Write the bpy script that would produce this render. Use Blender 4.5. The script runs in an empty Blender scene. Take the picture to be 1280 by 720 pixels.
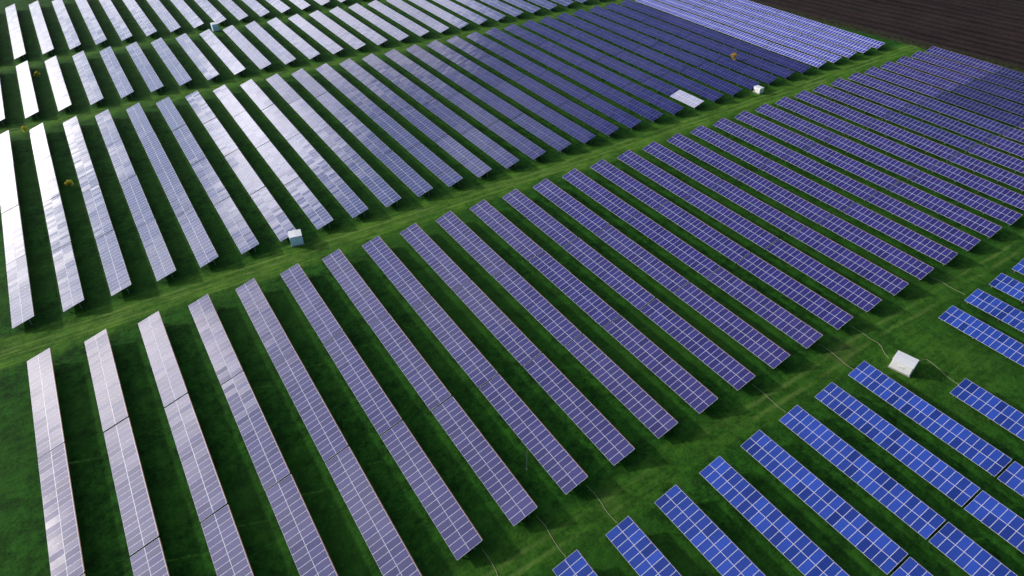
import bpy, bmesh, math, random
from mathutils import Vector, Matrix
random.seed(4)
SC = bpy.context.scene
COL = SC.collection
H = 66.0                      # camera height above the low panel edges (m); plan units (a, b) are multiples of H
ZLOW = 0.75
TILT = math.radians(16.9)
CT, ST = math.cos(TILT), math.sin(TILT)
SLOPE = 3.31
W = SLOPE * CT
R = math.radians

# ------------------------------------------------------------------ camera
cam_d = bpy.data.cameras.new('camera')
cam = bpy.data.objects.new('camera', cam_d)
COL.objects.link(cam)
FPX = 811.0
PITCH, YAW = math.atan(668 / 811), R(33.37)
cam_d.sensor_width = 36
cam_d.lens = FPX / 1280 * 36
cam_d.clip_end = 20000
cam_d.clip_start = 0.5
cam.location = (0, 0, H + ZLOW)
cam.rotation_euler = (math.pi / 2 - PITCH, 0, -YAW)
SC.camera = cam

def in_view(x, y, z, m=4):
    # is a world point inside the frame (with a margin)? used only to leave out what the photo never shows
    cx = x * math.cos(YAW) - y * math.sin(YAW)
    cy = x * math.sin(YAW) + y * math.cos(YAW)
    cz = z - (H + ZLOW)
    dep = cy * math.cos(PITCH) - cz * math.sin(PITCH)
    up = cy * math.sin(PITCH) + cz * math.cos(PITCH)
    if dep < 1: return False
    u = 640 + FPX * cx / dep
    v = 360 - FPX * up / dep
    return -m < u < 1280 + m and -m < v < 720 + m

# ------------------------------------------------------------------ node helpers
class NT:
    def __init__(s, tree):
        s.t = tree; s.n = tree.nodes; s.l = tree.links
    def node(s, typ, **kw):
        n = s.n.new(typ)
        for k, v in kw.items(): setattr(n, k, v)
        return n
    def put(s, sock, v):
        if isinstance(v, bpy.types.NodeSocket): s.l.new(v, sock)
        else: sock.default_value = v
    def math(s, op, a, b=None, c=None, clamp=False):
        n = s.node('ShaderNodeMath', operation=op, use_clamp=clamp)
        s.put(n.inputs[0], a)
        if b is not None: s.put(n.inputs[1], b)
        if c is not None: s.put(n.inputs[2], c)
        return n.outputs[0]
    def vmath(s, op, a, b=None):
        n = s.node('ShaderNodeVectorMath', operation=op)
        s.put(n.inputs[0], a)
        if b is not None: s.put(n.inputs[1], b)
        return n.outputs['Value'] if op in ('DOT_PRODUCT', 'LENGTH') else n.outputs[0]
    def scale(s, v, k):
        n = s.node('ShaderNodeVectorMath', operation='SCALE')
        s.put(n.inputs[0], v); s.put(n.inputs['Scale'], k)
        return n.outputs[0]
    def mix(s, f, a, b, blend='MIX'):
        n = s.node('ShaderNodeMix', data_type='RGBA', blend_type=blend)
        s.put(n.inputs[0], f); s.put(n.inputs[6], a); s.put(n.inputs[7], b)
        return n.outputs[2]
    def noise(s, vec, scale, detail=4, rough=.55, dist=0.0, out='Fac'):
        n = s.node('ShaderNodeTexNoise')
        if vec is not None: s.l.new(vec, n.inputs['Vector'])
        n.inputs['Scale'].default_value = scale; n.inputs['Detail'].default_value = detail
        n.inputs['Roughness'].default_value = rough; n.inputs['Distortion'].default_value = dist
        return n.outputs[out]
    def rng(s, v, a, b, c=0.0, d=1.0, smooth=True):
        n = s.node('ShaderNodeMapRange', interpolation_type='SMOOTHSTEP' if smooth else 'LINEAR')
        s.put(n.inputs[0], v)
        n.inputs[1].default_value = a; n.inputs[2].default_value = b
        n.inputs[3].default_value = c; n.inputs[4].default_value = d
        return n.outputs[0]
    def xyz(s, v):
        n = s.node('ShaderNodeSeparateXYZ'); s.l.new(v, n.inputs[0]); return n.outputs
    def comb(s, x, y, z):
        n = s.node('ShaderNodeCombineXYZ')
        s.put(n.inputs[0], x); s.put(n.inputs[1], y); s.put(n.inputs[2], z)
        return n.outputs[0]

def new_mat(name):
    m = bpy.data.materials.new(name); m.use_nodes = True
    t = NT(m.node_tree)
    return m, t, m.node_tree.nodes['Principled BSDF']

def c4(r, g, b): return (r, g, b, 1)

def simple_mat(name, col, rough=.5, metal=0.0, var=.15, scale=2.0):
    m, t, p = new_mat(name)
    tc = t.node('ShaderNodeTexCoord').outputs['Object']
    f = t.noise(tc, scale, 5)
    lo = c4(*[c * (1 - var) for c in col]); hi = c4(*[min(1, c * (1 + var)) for c in col])
    t.put(p.inputs['Base Color'], t.mix(f, lo, hi))
    p.inputs['Roughness'].default_value = rough; p.inputs['Metallic'].default_value = metal
    return m

def cell_mat(name, ca, cb, rough=.08, ior=1.7, tilt=.012):
    """silicon cells behind glass: colour and a hair of tilt vary from module to module"""
    m, t, p = new_mat(name)
    oi = t.node('ShaderNodeObjectInfo').outputs['Random']
    isl = t.node('ShaderNodeNewGeometry')
    r = t.math('FRACT', t.math('ADD', t.math('MULTIPLY', oi, 7.31), isl.outputs['Random Per Island']))
    wn = t.node('ShaderNodeTexWhiteNoise', noise_dimensions='1D')
    t.put(wn.inputs['W'], t.math('MULTIPLY', r, 917.0))
    dust = t.noise(isl.outputs['Position'], .35, 5, .6)
    k = t.math('ADD', t.math('MULTIPLY', r, .65), t.math('MULTIPLY', dust, .35))
    t.put(p.inputs['Base Color'], t.mix(k, c4(*ca), c4(*cb)))
    t.put(p.inputs['Roughness'], t.math('ADD', rough, t.math('MULTIPLY', dust, .06)))
    p.inputs['IOR'].default_value = ior
    off = t.scale(t.vmath('SUBTRACT', wn.outputs['Color'], (.5, .5, .5)), tilt * 2)
    t.put(p.inputs['Normal'], t.vmath('NORMALIZE', t.vmath('ADD', isl.outputs['Normal'], off)))
    return m

M = {}
FRAME = {}
M['frame'] = simple_mat('aluminium_frame', (.70, .71, .80), .38)
M['frame_white'] = simple_mat('bright_frame', (.80, .81, .90), .4)
def lerp3(a, b, f): return tuple(x + (y - x) * f for x, y in zip(a, b))
M['cell_blue'] = cell_mat('blue_silicon_glass', (.006, .020, .15), (.038, .098, .52)); FRAME['cell_blue'] = ('frame', .024)
M['cell_sky'] = cell_mat('sky_blue_silicon_glass', (.045, .058, .34), (.09, .108, .53)); FRAME['cell_sky'] = ('frame_white', .056)
M['cell_pale'] = cell_mat('glare_silicon_glass', (.40, .41, .58), (.54, .55, .70)); FRAME['cell_pale'] = ('frame_white', .045)  # brighter sky reflection put into the cell colour
for i in range(2):  # far-right patch: shade put into the cell and frame colours
    M[f'cell_shade{i}'] = cell_mat('shaded_violet_silicon_glass', lerp3((.012, .014, .08), (.017, .019, .11), i), lerp3((.028, .032, .155), (.036, .040, .20), i), ior=1.58)
    M[f'frame_shade{i}'] = simple_mat('shaded_frame', lerp3((.38, .39, .52), (.55, .56, .66), i), .4); FRAME[f'cell_shade{i}'] = (f'frame_shade{i}', .024)
for i in range(6):     # middle block: sky reflection put into cells, silvery violet left to indigo right
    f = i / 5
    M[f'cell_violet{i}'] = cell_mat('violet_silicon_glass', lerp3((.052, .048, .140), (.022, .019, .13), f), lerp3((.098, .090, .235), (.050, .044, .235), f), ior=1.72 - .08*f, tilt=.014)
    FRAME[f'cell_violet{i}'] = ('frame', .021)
for i in range(7):     # upper block: cloud reflection put into cells and frames, steel blue to navy rightwards
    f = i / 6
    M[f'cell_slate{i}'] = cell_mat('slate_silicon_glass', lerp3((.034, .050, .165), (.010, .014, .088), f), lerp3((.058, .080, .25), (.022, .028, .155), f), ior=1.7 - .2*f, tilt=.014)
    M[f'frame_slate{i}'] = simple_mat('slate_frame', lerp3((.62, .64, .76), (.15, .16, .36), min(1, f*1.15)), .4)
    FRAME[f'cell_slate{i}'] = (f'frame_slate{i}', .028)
M['steel'] = simple_mat('galvanised_steel', (.30, .31, .33), .45, .6)
M['rust'] = simple_mat('red_brown_rail', (.16, .055, .04), .6)
M['darkrail'] = simple_mat('dark_rail', (.025, .022, .04), .6)
M['white'] = simple_mat('white_painted_panel', (.90, .90, .90), .5, 0, .03)
M['roofw'] = simple_mat('white_roof_sheet', (.86, .86, .87), .55, 0, .04)
M['paleblue'] = simple_mat('pale_blue_paint', (.60, .86, 1.0), .5, 0, .03)
M['greyw'] = simple_mat('pale_grey_door', (.82, .83, .84), .5, 0, .04)
M['concrete'] = simple_mat('concrete_plinth', (.36, .35, .33), .85)
M['cable'] = simple_mat('pale_conduit', (.28, .28, .17), .7)
M['bark'] = simple_mat('bark', (.07, .05, .035), .9)

# ------------------------------------------------------------------ mesh helpers
def mesh_from(bm, name, mats):
    me = bpy.data.meshes.new(name); bm.to_mesh(me); bm.free()
    for m in mats: me.materials.append(m)
    return me

def link(name, me, parent=None, loc=(0, 0, 0), rot=(0, 0, 0)):
    o = bpy.data.objects.new(name, me); COL.objects.link(o)
    o.location = loc; o.rotation_euler = rot
    if parent: o.parent = parent
    return o

def thing(name, label, cat, loc, group=None, rotz=0):
    o = bpy.data.objects.new(name, None); COL.objects.link(o)
    o.empty_display_size = .3
    o.location = loc; o.rotation_euler = (0, 0, rotz)
    o['label'] = label; o['category'] = cat
    if group: o['group'] = group
    return o

def add_box(bm, x0, x1, y0, y1, z0, z1, mi=0):
    v = [bm.verts.new(c) for c in ((x0,y0,z0),(x1,y0,z0),(x1,y1,z0),(x0,y1,z0),(x0,y0,z1),(x1,y0,z1),(x1,y1,z1),(x0,y1,z1))]
    for q in ((3,2,1,0),(4,5,6,7),(0,1,5,4),(1,2,6,5),(2,3,7,6),(3,0,4,7)):
        f = bm.faces.new([v[i] for i in q]); f.material_index = mi

def box_mesh(name, mat, *b, bevel=0):
    bm = bmesh.new(); add_box(bm, *b)
    if bevel: bmesh.ops.bevel(bm, geom=bm.edges[:], offset=bevel, segments=2, affect='EDGES')
    return mesh_from(bm, name, [mat])

def add_module(bm, cx, cy, hx, hy, fr=.045, th=.04):
    o = [(cx-hx, cy-hy), (cx+hx, cy-hy), (cx+hx, cy+hy), (cx-hx, cy+hy)]
    i = [(cx-hx+fr, cy-hy+fr), (cx+hx-fr, cy-hy+fr), (cx+hx-fr, cy+hy-fr), (cx-hx+fr, cy+hy-fr)]
    ot = [bm.verts.new((x, y, 0)) for x, y in o]
    it = [bm.verts.new((x, y, -.003)) for x, y in i]
    ob = [bm.verts.new((x, y, -th)) for x, y in o]
    bm.faces.new(it).material_index = 1
    for k in range(4):
        j = (k + 1) % 4
        bm.faces.new((ot[k], ot[j], it[j], it[k]))
        bm.faces.new((ob[k], ob[j], ot[j], ot[k]))
    bm.faces.new(ob[::-1])

# ------------------------------------------------------------------ solar tables
HX = 1.65 / 2 - .004
_cache = {}
def cached(key, fn):
    if key not in _cache: _cache[key] = fn()
    return _cache[key]

def module_mesh(pitch, mat):
    def f():
        bm = bmesh.new(); add_module(bm, 0, 0, HX, pitch / 2 - .006, FRAME[mat][1])
        return mesh_from(bm, 'solar_module', [M[FRAME[mat][0]], M[mat]])
    return cached(('mod', round(pitch, 4), mat), f)

def bank_mesh(length, ncol, mat):
    def f():
        bm = bmesh.new(); p = length / ncol
        for i in range(2):
            for j in range(ncol):
                add_module(bm, 1.655 * (i + .5), -length/2 + p * (j + .5), HX, p / 2 - .006, FRAME[mat][1])
        return mesh_from(bm, 'panel_surface', [M[FRAME[mat][0]], M[mat]])
    return cached(('bank', round(length, 3), ncol, mat), f)

def post_mesh(s):
    def f():
        top = ZLOW + s * ST - .12
        return box_mesh('leg', M['steel'], -.06, .06, -.06, .06, -.05, top)
    return cached(('post', s), f)

def table(label, group, a, b0, b1, mat, ncol=21, modules=True, dt=None, legs=True, jit=.30):
    """one mounted table of panels: low edge at plan coordinate a, from b0 to b1"""
    y0, y1 = b0 * H, b1 * H
    L = y1 - y0
    x = a * H
    zt = ZLOW + .5
    if not any(in_view(x + q * W, y0 + r * L / 20, zt) for q in (0, .5, 1) for r in range(21)): return None
    o = thing('solar_panel_table', label, 'solar panels', (x + W/2, (y0 + y1)/2, 0), group)
    jt = random.gauss(0, R(jit)) if dt is None else dt
    o.rotation_euler = (random.gauss(0, R(.14)), jt, random.gauss(0, R(.06)))
    rot = (0, -TILT, 0)
    if modules:
        p = L / ncol; me = module_mesh(p, mat)
        for i in range(2):
            s = 1.655 * (i + .5)
            for j in range(ncol):
                link('solar_module', me, o, (-W/2 + s*CT, -L/2 + p*(j+.5), ZLOW + s*ST), rot)
    else:
        link('panel_surface', bank_mesh(L, ncol, mat), o, (-W/2, 0, ZLOW), rot)
    for s in (.75, 2.45):
        me = cached(('rail', round(L, 3), s), lambda: box_mesh('rail', M['steel'], s-.04, s+.04, -L/2+.15, L/2-.15, -.13, -.042))
        link('rail', me, o, (-W/2, 0, ZLOW), rot)
    rr = 'rust' if mat.startswith('cell_violet') else 'darkrail'
    me = cached(('trim', round(L, 3), rr), lambda: box_mesh('rear_rail', M[rr], 3.315, 3.40, -L/2+.05, L/2-.05, -.10, -.01))
    link('rear_rail', me, o, (-W/2, 0, ZLOW), rot)
    if legs:
        n = max(2, round(L / 4.6) + 1)
        for s in (.75, 2.45):
            me = post_mesh(s)
            for k in range(n):
                link('leg', me, o, (-W/2 + s*CT, -L/2 + .4 + (L - .8) * k/(n-1), 0))
    return o

UNITS = ['first','second','third','fourth','fifth','sixth','seventh','eighth','ninth','tenth','eleventh','twelfth','thirteenth',
  'fourteenth','fifteenth','sixteenth','seventeenth','eighteenth','nineteenth','twentieth']
def ordn(n):
    if n <= 20: return UNITS[n-1]
    t, u = divmod(n, 10)
    if u == 0: return {3: 'thirtieth', 4: 'fortieth'}[t]
    return {2: 'twenty', 3: 'thirty'}[t] + '-' + UNITS[u-1]
GAP = .0015
# middle block: 32 rows of three tables
MB0, MB1 = .486, 1.378
for k in range(1, 33):
    a = -.3312 + .1093 * (k - 1)
    sl = (MB1 - MB0) / 3
    for s, nm in enumerate(('near', 'centre', 'far')):
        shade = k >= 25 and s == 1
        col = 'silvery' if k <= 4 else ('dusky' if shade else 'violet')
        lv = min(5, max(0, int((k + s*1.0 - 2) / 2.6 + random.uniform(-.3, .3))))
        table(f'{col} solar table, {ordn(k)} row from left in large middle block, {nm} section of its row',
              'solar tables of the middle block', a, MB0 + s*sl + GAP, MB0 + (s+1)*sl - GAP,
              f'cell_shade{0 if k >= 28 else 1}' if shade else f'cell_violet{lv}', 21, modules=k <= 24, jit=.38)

# block above the light grass track: 33 rows of four tables, the last five sky blue
UB0, UB1 = 1.512, 2.642
for k in range(0, 33):
    a = -.25 + .1022 * (k - 1)
    sl = (UB1 - UB0) / 4
    blue = k >= 28
    for s, nm in enumerate(('lowest', 'second lowest', 'second highest', 'highest')):
        look = 'bright blue' if blue else ('pale shining' if k < 10 else ('grey violet' if k < 17 else 'dark violet'))
        lab = f'{look} solar table, {ordn(k+1)} row from left above main grass track, {nm} quarter'
        b0, b1 = UB0 + s*sl + GAP, UB0 + (s+1)*sl - GAP
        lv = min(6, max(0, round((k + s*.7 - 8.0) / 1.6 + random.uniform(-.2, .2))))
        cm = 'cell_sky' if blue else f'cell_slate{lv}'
        if k == 21 and s == 0:
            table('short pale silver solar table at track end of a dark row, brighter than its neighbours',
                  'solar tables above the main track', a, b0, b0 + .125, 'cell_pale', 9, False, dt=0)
            table('short dark violet solar table directly behind the pale silver one',
                  'solar tables above the main track', a, b0 + .127, b1, cm, 10, False)
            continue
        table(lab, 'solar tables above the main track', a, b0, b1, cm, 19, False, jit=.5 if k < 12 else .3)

# third block, and the farthest block
for k in range(-1, 32):
    a = -.255 + .1045 * k
    table(f'pale solar row, {ordn(k+2)} from left in third block up, between the two far grass strips',
          'solar rows of the third block', a, 2.757, 3.352, 'cell_slate0', 39, False, jit=.5)
for k in range(-1, 16):
    a = -.255 + .1045 * k
    table(f'distant pale solar row, {ordn(k+2)} from left in the farthest block at the top',
          'solar rows of the farthest block', a, 3.45, 4.30, 'cell_slate0', 50, False, jit=.5)

# bright blue block at lower right
for k in range(0, 8):
    a = .334 + .109 * k
    for (b0, b1, nm) in ((.094, .391, 'upper'), (-.208, .090, 'lower')):
        table(f'bright blue solar table, {ordn(k+1)} row from left in lower right block, {nm} section',
              'bright blue solar tables', a, b0, b1, 'cell_blue', 21)
table('bright blue solar table just below the white cabin, starting further down than its neighbours',
      'bright blue solar tables', 1.225, -.05, .247, 'cell_blue', 21)
for k in range(5):
    table(f'bright blue solar table at right edge, {ordn(k+1)} one counting up from the white cabin',
          'bright blue solar tables', 1.427 + .1105 * k, .089, .386, 'cell_blue', 21)

# ------------------------------------------------------------------ ground
m, t, p = new_mat('grass_ground')
geo = t.node('ShaderNodeNewGeometry'); pos = geo.outputs['Position']
X, Y, Z = t.xyz(pos)
wob = t.math('MULTIPLY', t.math('SUBTRACT', t.noise(pos, .06, 4), .5), 3.5)
wob2 = t.math('MULTIPLY', t.math('SUBTRACT', t.noise(pos, .5, 3), .5), 2.2)
Yw = t.math('ADD', Y, t.math('ADD', wob, wob2))
def strip(yv, c, hw, soft):
    d = t.math('ABSOLUTE', t.math('SUBTRACT', yv, c))
    return t.rng(d, hw, hw + soft, 1, 0)
big = t.noise(pos, .035, 5, .6)
mid = t.noise(pos, .35, 6, .68)
fine = t.noise(pos, 3.0, 5, .75)
tuft = t.noise(pos, 1.1, 4, .7)
tex = t.math('ADD', t.math('MULTIPLY', mid, .4), t.math('ADD', t.math('MULTIPLY', fine, .3), t.math('MULTIPLY', tuft, .3)))
grass = t.mix(t.rng(tex, .40, .61), c4(.005, .032, .003), c4(.029, .130, .011))
grass = t.mix(t.math('MULTIPLY', t.rng(big, .42, .66), .5), grass, c4(.034, .108, .012))
# light mown tracks, faintly streaked along their length
stv = t.comb(t.math('MULTIPLY', X, .05), t.math('MULTIPLY', Y, 1.0), 0.0)
streak = t.noise(stv, 1.3, 5, .7)
lt = t.math('ADD', t.math('MULTIPLY', tex, .6), t.math('MULTIPLY', streak, .4))
light = t.mix(t.rng(lt, .40, .61), c4(.028, .105, .008), c4(.130, .275, .029))
tr1 = t.math('MULTIPLY', strip(Yw, 1.447*H, 2.0, 2.8), .92)
tr2 = t.math('MULTIPLY', strip(Yw, 2.70*H, 1.8, 2.5), .75)
tr3 = t.math('MULTIPLY', strip(Yw, 3.40*H, 1.4, 2.5), .65)
tr4 = t.math('MULTIPLY', strip(Yw, .437*H, 1.0, 2.6), .34)
cx0 = t.math('SUBTRACT', X, 1.29*H); cy0 = t.math('SUBTRACT', Y, .33*H)
open_ = t.math('SQRT', t.math('ADD', t.math('MULTIPLY', cx0, cx0), t.math('MULTIPLY', t.math('MULTIPLY', cy0, cy0), .6)))
tr5 = t.math('MULTIPLY', t.rng(t.math('ADD', open_, t.math('MULTIPLY', wob, 1.2)), 4.0, 13.0, 1, 0), .40)
trs = t.math('MAXIMUM', t.math('MAXIMUM', t.math('MAXIMUM', tr1, tr2), t.math('MAXIMUM', tr3, tr4)), tr5)
patch = t.rng(t.noise(pos, .15, 4, .6), .3, .62)
grass = t.mix(t.math('MULTIPLY', trs, t.math('ADD', .45, t.math('MULTIPLY', patch, .55))), grass, light)
# wheel ruts: two pairs of wandering, broken paler lines
def rutline(c, wand, seed):
    sv_ = t.vmath('ADD', pos, (seed, seed * 1.7, 0))
    y_ = t.math('ADD', Y, t.math('MULTIPLY', t.math('SUBTRACT', t.noise(sv_, .022, 2), .5), wand))
    y_ = t.math('ADD', y_, t.math('MULTIPLY', t.math('SUBTRACT', t.noise(pos, .6, 3), .5), .5))
    l = t.math('MAXIMUM', strip(y_, c - .85, .06, .42), strip(y_, c + .85, .06, .42))
    return t.math('MULTIPLY', l, t.rng(t.noise(sv_, .09, 4, .7), .40, .60))
rut = t.math('MAXIMUM', t.math('MULTIPLY', rutline(1.450*H, 4.0, 3.0), .58), t.math('MULTIPLY', rutline(1.442*H, 8.0, 91.0), .42))
rut = t.math('MAXIMUM', rut, t.math('MULTIPLY', rutline(.437*H, 5.0, 40.0), .34))
rut = t.math('MAXIMUM', rut, t.math('MULTIPLY', rutline(2.70*H, 4.0, 60.0), .45))
grass = t.mix(rut, grass, c4(.20, .29, .065))
# worn patches
wornm = t.math('MULTIPLY', t.rng(t.noise(pos, .11, 5, .7), .56, .72), t.math('MAXIMUM', strip(Yw, .437*H, 1.8, 3.5), t.math('MULTIPLY', trs, .6)))
grass = t.mix(t.math('MULTIPLY', wornm, .4), grass, c4(.090, .100, .034))
t.put(p.inputs['Base Color'], grass)
p.inputs['Roughness'].default_value = .95
p.inputs['Specular IOR Level'].default_value = .1
b = t.node('ShaderNodeBump'); b.inputs['Strength'].default_value = .9; b.inputs['Distance'].default_value = .25
t.put(b.inputs['Height'], tex); t.l.new(b.outputs[0], p.inputs['Normal'])
bm = bmesh.new()
v = [bm.verts.new(c) for c in ((-6000,-3000,0),(6000,-3000,0),(6000,9000,0),(-6000,9000,0))]
bm.faces.new(v)
g = link('ground', mesh_from(bm, 'ground', [m])); g['kind'] = 'structure'

# ploughed field beyond the right end of the rows
m, t, p = new_mat('ploughed_soil')
pos = t.node('ShaderNodeNewGeometry').outputs['Position']
X, Y, Z = t.xyz(pos)
u0 = t.math('ADD', X, t.math('MULTIPLY', Y, .157))
u = t.math('ADD', u0, t.math('MULTIPLY', t.noise(pos, .05, 3), 4.0))
fur = t.math('SINE', t.math('MULTIPLY', u, 1.3))
n1 = t.noise(pos, .8, 6, .7)
n2 = t.noise(pos, .09, 5, .65)
bandv = t.comb(t.math('MULTIPLY', u0, 1.0), t.math('MULTIPLY', Y, .015), 0.0)
n3 = t.noise(bandv, .30, 5, .7)
k = t.math('ADD', t.math('ADD', t.math('MULTIPLY', n1, .40), t.math('ADD', t.math('MULTIPLY', n2, .25), t.math('MULTIPLY', n3, .40))), t.math('MULTIPLY', fur, .06))
soil = t.mix(t.rng(k, .36, .72), c4(.008, .005, .005), c4(.052, .034, .030))
sv = t.comb(t.math('MULTIPLY', u0, .22), t.math('MULTIPLY', Y, .012), 0.0)
soil = t.mix(t.math('MULTIPLY', t.rng(t.noise(sv, 1.0, 4, .6), .50, .68), .30), soil, c4(.034, .039, .018))
edge = t.rng(t.math('ADD', u0, t.math('MULTIPLY', n2, 8.0)), 3.348*H + 3.0, 3.348*H + 13.0, .9, 0)
soil = t.mix(t.math('MULTIPLY', edge, t.rng(n1, .38, .58)), soil, c4(.05, .075, .018))
t.put(p.inputs['Base Color'], soil)
p.inputs['Roughness'].default_value = .95; p.inputs['Specular IOR Level'].default_value = .1
b = t.node('ShaderNodeBump'); b.inputs['Strength'].default_value = .7; b.inputs['Distance'].default_value = .5
t.put(b.inputs['Height'], k); t.l.new(b.outputs[0], p.inputs['Normal'])
bm = bmesh.new()
left = []; right = []
n = 220
for i in range(n + 1):
    bb = -.5 + 10 * i / n
    aa = 3.186 - (bb - 1.031) * .157 + random.gauss(0, .009)
    left.append(bm.verts.new((aa * H, bb * H, .004))); right.append(bm.verts.new((aa * H + 900, bb * H, .004)))
for i in range(n):
    bm.faces.new((left[i], right[i], right[i+1], left[i+1]))
g = link('ploughed_field', mesh_from(bm, 'ploughed_field', [m])); g['kind'] = 'structure'

# ------------------------------------------------------------------ cabins
def cabin(label, a, b, lx, ly, h, wall, rotz=0):
    door = {'white': 'greyw', 'paleblue': 'paleblue'}[wall]
    o = thing('transformer_cabin', label, 'cabin', (a*H, b*H, 0), None, rotz)
    link('plinth', box_mesh('plinth', M['concrete'], -lx/2-.10, lx/2+.10, -ly/2-.10, ly/2+.10, -.05, .15), o)
    link('wall', box_mesh('wall', M[wall], -lx/2, lx/2, -ly/2, ly/2, .15, h, bevel=.04), o)
    bm = bmesh.new()
    ex, ey = lx/2 + .06, ly/2 + .06
    prof = [(-ex, h + .002), (ex, h + .002), (ex, h + .09), (0, h + .09 + lx*.02), (-ex, h + .09)]
    A = [bm.verts.new((x, -ey, z)) for x, z in prof]; B = [bm.verts.new((x, ey, z)) for x, z in prof]
    bm.faces.new(A); bm.faces.new(B[::-1])
    for i in range(5):
        j = (i + 1) % 5; bm.faces.new((A[j], A[i], B[i], B[j]))
    bmesh.ops.recalc_face_normals(bm, faces=bm.faces[:])
    bmesh.ops.bevel(bm, geom=bm.edges[:], offset=.03, segments=2, affect='EDGES')
    link('roof', mesh_from(bm, 'roof', [M['roofw']]), o)
    dw = min(.45, lx*.2)
    for sx in (-1, 1):
        d = link('door', box_mesh('door', M[door], -dw, dw, -.03, .03, 0, h*.72), o, (sx*(dw+.03), -ly/2 - .03, .2))
        link('handle', box_mesh('handle', M['steel'], -.03, .03, -.07, -.032, h*.34, h*.42), d, (-sx*dw*.7, 0, 0))
    bm = bmesh.new()
    for i in range(5): add_box(bm, -.05, .0, -.35, .35, i*.08, i*.08 + .05)
    link('vent', mesh_from(bm, 'vent', [M[door]]), o, (-lx/2, 0, h*.5))
    return o
cabin('white transformer cabin standing on grass beside the bright blue tables at right', 1.222, .345, 2.2, 2.7, 1.6, 'white', R(13))
cabin('small pale blue cabin by main grass track, below the white shining rows', .300, 1.503, 2.1, 2.1, 1.8, 'paleblue', R(-12))
cabin('small white cabin beside the track near the dark violet rows and the blue rows', 2.125, 1.497, 1.5, 2.0, 1.3, 'white')
cabin('small distant pale blue cabin in the far grass strip at top left', .56, 3.40, 1.8, 2.1, 2.0, 'paleblue')

# ------------------------------------------------------------------ conduits on the grass strip, mast
def tube(name, pts, r, mat, n=6):
    bm = bmesh.new(); rings = []
    for i, q in enumerate(pts):
        d = (pts[min(i+1, len(pts)-1)] - pts[max(i-1, 0)]).normalized()
        s = d.cross(Vector((0,0,1))); s = s.normalized() if s.length > .01 else Vector((1,0,0))
        w = s.cross(d)
        rings.append([bm.verts.new(q + r*(math.cos(2*math.pi*k/n)*s + math.sin(2*math.pi*k/n)*w)) for k in range(n)])
    for i in range(len(rings)-1):
        for k in range(n):
            bm.faces.new((rings[i][k], rings[i][(k+1)%n], rings[i+1][(k+1)%n], rings[i+1][k]))
    bm.faces.new(rings[0][::-1]); bm.faces.new(rings[-1])
    bmesh.ops.recalc_face_normals(bm, faces=bm.faces[:])
    return mesh_from(bm, name, [M[mat]])
def cable(label, ab):
    pts = []
    for (a0, b0), (a1, b1) in zip(ab[:-1], ab[1:]):
        for i in range(10):
            f = i / 10
            pts.append(Vector(((a0+(a1-a0)*f)*H + math.sin(f*6.3)*.12 + random.gauss(0,.03), (b0+(b1-b0)*f)*H, .03)))
    pts.append(Vector((ab[-1][0]*H, ab[-1][1]*H, .03)))
    o = link('ground_cable', tube('ground_cable', pts, .03, 'cable'))
    o['label'] = label; o['category'] = 'cable'; o['group'] = 'pale cables on the grass strip'
rowr = lambda k: -.3312 + .1093*(k-1) + .047
for k, w in ((6, 'leftmost, at bottom edge of photo'), (7, 'second from left'), (8, 'third from left'), (12, 'fourth from left')):
    cable(f'thin pale cable on grass between violet and blue rows, {w}', [(rowr(k), .488), (rowr(k)-.002, .40)])
cable('thin pale cable on grass two rows left of the one meeting the white cabin', [(rowr(14), .488), (rowr(14)-.004, .39)])
cable('thin pale cable running from a violet row to the white cabin', [(rowr(15), .488), (rowr(15)+.004, .42), (1.225, .375)])
cable('thin pale cable leaving the white cabin towards the lower blue row', [(1.243, .345), (1.29, .33), (1.275, .25)])
cable('thin pale cable at right, above the blue tables of the right edge', [(rowr(18), .488), (rowr(18)+.004, .40)])
o = thing('lightning_mast', 'thin grey mast standing on grass between two violet rows near bottom centre', 'mast', (.411*H, .575*H, 0))
link('pole', tube('pole', [Vector((0,0,-.05)), Vector((0,0,3.6))], .05, 'steel'), o)
link('base_plate', box_mesh('base_plate', M['steel'], -.12, .12, -.12, .12, -.02, .03), o)

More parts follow.
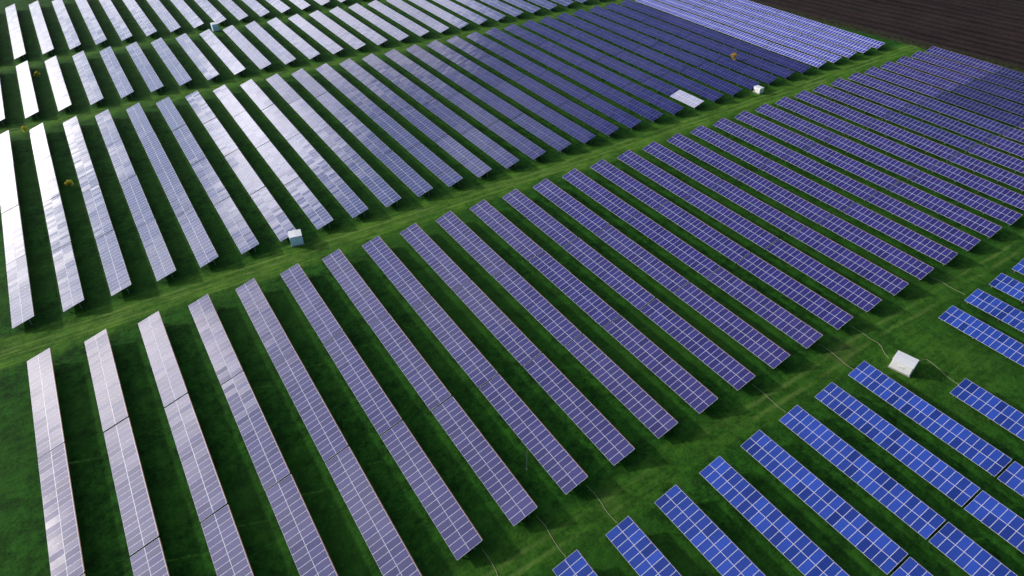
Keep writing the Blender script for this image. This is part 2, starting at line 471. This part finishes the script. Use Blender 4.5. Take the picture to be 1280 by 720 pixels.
# ------------------------------------------------------------------ shrubs
def leaf_mat(name, ca, cb):
    m, t, p = new_mat(name)
    r = t.node('ShaderNodeNewGeometry').outputs['Random Per Island']
    col = t.mix(r, c4(*ca), c4(*cb))
    t.put(p.inputs['Base Color'], col)
    p.inputs['Roughness'].default_value = .7
    tl = t.node('ShaderNodeBsdfTranslucent'); t.put(tl.inputs['Color'], col)
    mx = t.node('ShaderNodeMixShader'); mx.inputs[0].default_value = .5
    t.l.new(p.outputs[0], mx.inputs[1]); t.l.new(tl.outputs[0], mx.inputs[2])
    t.l.new(mx.outputs[0], m.node_tree.nodes['Material Output'].inputs['Surface'])
    return m
M['leaf_o'] = leaf_mat('golden_leaves', (.45, .29, .02), (.88, .64, .05))
M['leaf_y'] = leaf_mat('yellow_leaves', (.38, .40, .04), (.88, .80, .10))
def shrub(label, a, b, h, w, mat):
    o = thing('autumn_shrub', label, 'shrub', (a*H, b*H, 0), 'autumn shrubs among the rows')
    link('trunk', tube('trunk', [Vector((0,0,-.05)), Vector((.05,.03,h*.35)), Vector((-.04,.05,h*.7))], .05, 'bark'), o)
    bm = bmesh.new()
    cl = [(random.gauss(0, w*.22), random.gauss(0, w*.22), h*(.35 + .5*random.random()), w*(.18+.16*random.random())) for _ in range(9)]
    for _ in range(1500):
        cx, cy, cz, r = random.choice(cl)
        d = Vector((random.gauss(0,1), random.gauss(0,1), random.gauss(0,1))).normalized() * r * random.random()**.4
        q = Vector((cx, cy, cz)) + d
        s = .045 + .05*random.random()
        mt = Matrix.Rotation(random.random()*6.3, 3, 'Z') @ Matrix.Rotation(random.random()*3.1, 3, 'X')
        vs = [bm.verts.new(q + mt @ Vector(c)) for c in ((-s,0,0),(0,-s*.6,0),(s,0,0),(0,s*.6,0))]
        bm.faces.new(vs)
    link('crown', mesh_from(bm, 'crown', [M[mat]]), o)
shrub('golden autumn shrub rising between the dark violet rows near the top right', 2.286, 1.764, 2.9, 1.8, 'leaf_o')
shrub('yellow shrub between the bright rows at left, below the other shrubs', -.178, 2.157, 1.9, 1.3, 'leaf_y')
shrub('yellow shrub at the upper end of the second shining row at left', -.262, 2.655, 1.7, 1.1, 'leaf_y')
shrub('yellow shrub between the far rows close to the left edge', -.188, 3.19, 2.0, 1.2, 'leaf_y')

# ------------------------------------------------------------------ light
def plan(cx, cy, cz):       # a direction given as right / ahead / up of the view, turned into plan axes
    return Vector((cx*math.cos(YAW) + cy*math.sin(YAW), -cx*math.sin(YAW) + cy*math.cos(YAW), cz)).normalized()
sun_dir = plan(-.92, .22, .36)
sd = bpy.data.lights.new('sun', 'SUN'); sd.energy = 3.2; sd.angle = R(2.5); sd.color = (1, .94, .86)
so = bpy.data.objects.new('sun', sd); COL.objects.link(so)
so.rotation_euler = sun_dir.to_track_quat('Z', 'Y').to_euler()
so.location = (0, 0, 200)

PN = Vector((-ST, 0, CT))
def mirrored(u, v):         # the part of the sky that panels lying in this direction mirror towards the viewer
    d = plan(u - 640, FPX*math.cos(PITCH) + math.sin(PITCH)*(360 - v), -FPX*math.sin(PITCH) + math.cos(PITCH)*(360 - v))
    return (d - 2*d.dot(PN)*PN).normalized()

w = bpy.data.worlds.new('World'); SC.world = w; w.use_nodes = True
t = NT(w.node_tree)
bg = w.node_tree.nodes['Background']
sky = t.node('ShaderNodeTexSky', sky_type='NISHITA')
sky.sun_disc = False
sky.sun_elevation = math.asin(sun_dir.z); sky.sun_rotation = math.atan2(sun_dir.x, sun_dir.y) % (2*math.pi)
dirv = t.vmath('NORMALIZE', t.node('ShaderNodeTexCoord').outputs['Generated'])
dx, dy, dz = t.xyz(dirv)
den = t.math('ADD', t.math('MAXIMUM', dz, 0.0), .22)
cp = t.comb(t.math('DIVIDE', dx, den), t.math('DIVIDE', dy, den), 3.7)
nz = t.noise(cp, 2.2, 5, .55, .5)
nf = t.noise(cp, 6.0, 4, .55, .4)
mask = t.rng(nz, .42, .60)
# ragged direction for unseen clouds and gaps, shaped for their reflections in the panels
rag = t.vmath('SUBTRACT', t.noise(cp, 4.0, 4, .55, out='Color'), (.5, .5, .5))
dirr = t.vmath('NORMALIZE', t.vmath('ADD', dirv, t.scale(rag, .09)))
def lobe(d, sigma):
    n = 2.0 / R(sigma)**2
    return t.math('POWER', t.math('MAXIMUM', t.vmath('DOT_PRODUCT', dirr, tuple(d)), 0.0), n)
def total(items):
    r = None
    for (u, v, s, g) in items:
        l = t.math('MULTIPLY', lobe(mirrored(u, v), s), g)
        r = l if r is None else t.math('ADD', r, l)
    return t.math('MINIMUM', r, 1.0)
gaps = total([(128, 330, 3.6, .9), (160, 265, 3.6, 1), (185, 210, 3.6, 1), (210, 165, 3.2, 1), (200, 100, 3.0, .85), (165, 90, 2.6, .75),
              (120, 590, 6, .4), (300, 540, 6, .4), (520, 420, 9, .6), (400, 560, 7, .5)])
banks = total([(50, 230, 4.2, .9), (110, 215, 2.4, .8), (330, 235, 4.0, 1), (300, 160, 3.4, 1), (370, 180, 4.0, .7), (200, 430, 4.5, 1), (215, 490, 4.5, .8), (60, 500, 6, .8), (40, 100, 4.5, .9), (280, 60, 4.5, .9)])
highb = total([(400, 40, 6, .6), (470, 20, 6, .8), (560, 5, 6, .7)])
mask = t.math('MAXIMUM', mask, t.math('MAXIMUM', banks, highb))
mask = t.math('MULTIPLY', mask, t.math('SUBTRACT', 1.0, t.math('MULTIPLY', gaps, .93)))
G = plan(-.82, .50, .30)
dot = t.math('MAXIMUM', t.vmath('DOT_PRODUCT', dirv, tuple(G)), 0.0)
glow = t.math('ADD', t.math('MULTIPLY', t.math('POWER', dot, 4.0), .52), t.math('MULTIPLY', t.math('POWER', dot, 14.0), .42))
# the Background strength is about .1, so these cloud radiances are ten times the final ones
cl = t.math('MULTIPLY', t.math('ADD', 2.6, t.math('MULTIPLY', glow, 62.0)), t.rng(nz, .35, .75, .62, 1.2))
cl = t.math('MULTIPLY', cl, t.rng(nf, .3, .7, .82, 1.14))
cl = t.math('MULTIPLY', cl, t.math('ADD', .80, t.math('MULTIPLY', banks, .55)))
cl = t.math('ADD', cl, t.math('MULTIPLY', highb, t.rng(nz, .36, .64, 6.0, 24.0)))
tint = t.mix(t.math('MAXIMUM', t.rng(glow, .02, .30), highb), c4(.68, .76, 1.22), c4(1.0, .97, 1.03))
tint = t.mix(t.rng(glow, .45, .85), tint, c4(1.06, .99, .93))
cloud = t.scale(tint, cl)
# clear sky: the physical sky with some haze towards the sun
clear = t.vmath('ADD', sky.outputs[0], t.scale((.80, .92, 1.14), t.math('MULTIPLY', glow, 7.0)))
out = t.mix(t.math('MULTIPLY', mask, .92), clear, cloud)
t.put(bg.inputs['Color'], out)
bg.inputs['Strength'].default_value = .11

SC.view_settings.view_transform = 'Standard'
SC.view_settings.look = 'None'
SC.view_settings.exposure = 0
SC.view_settings.gamma = 1
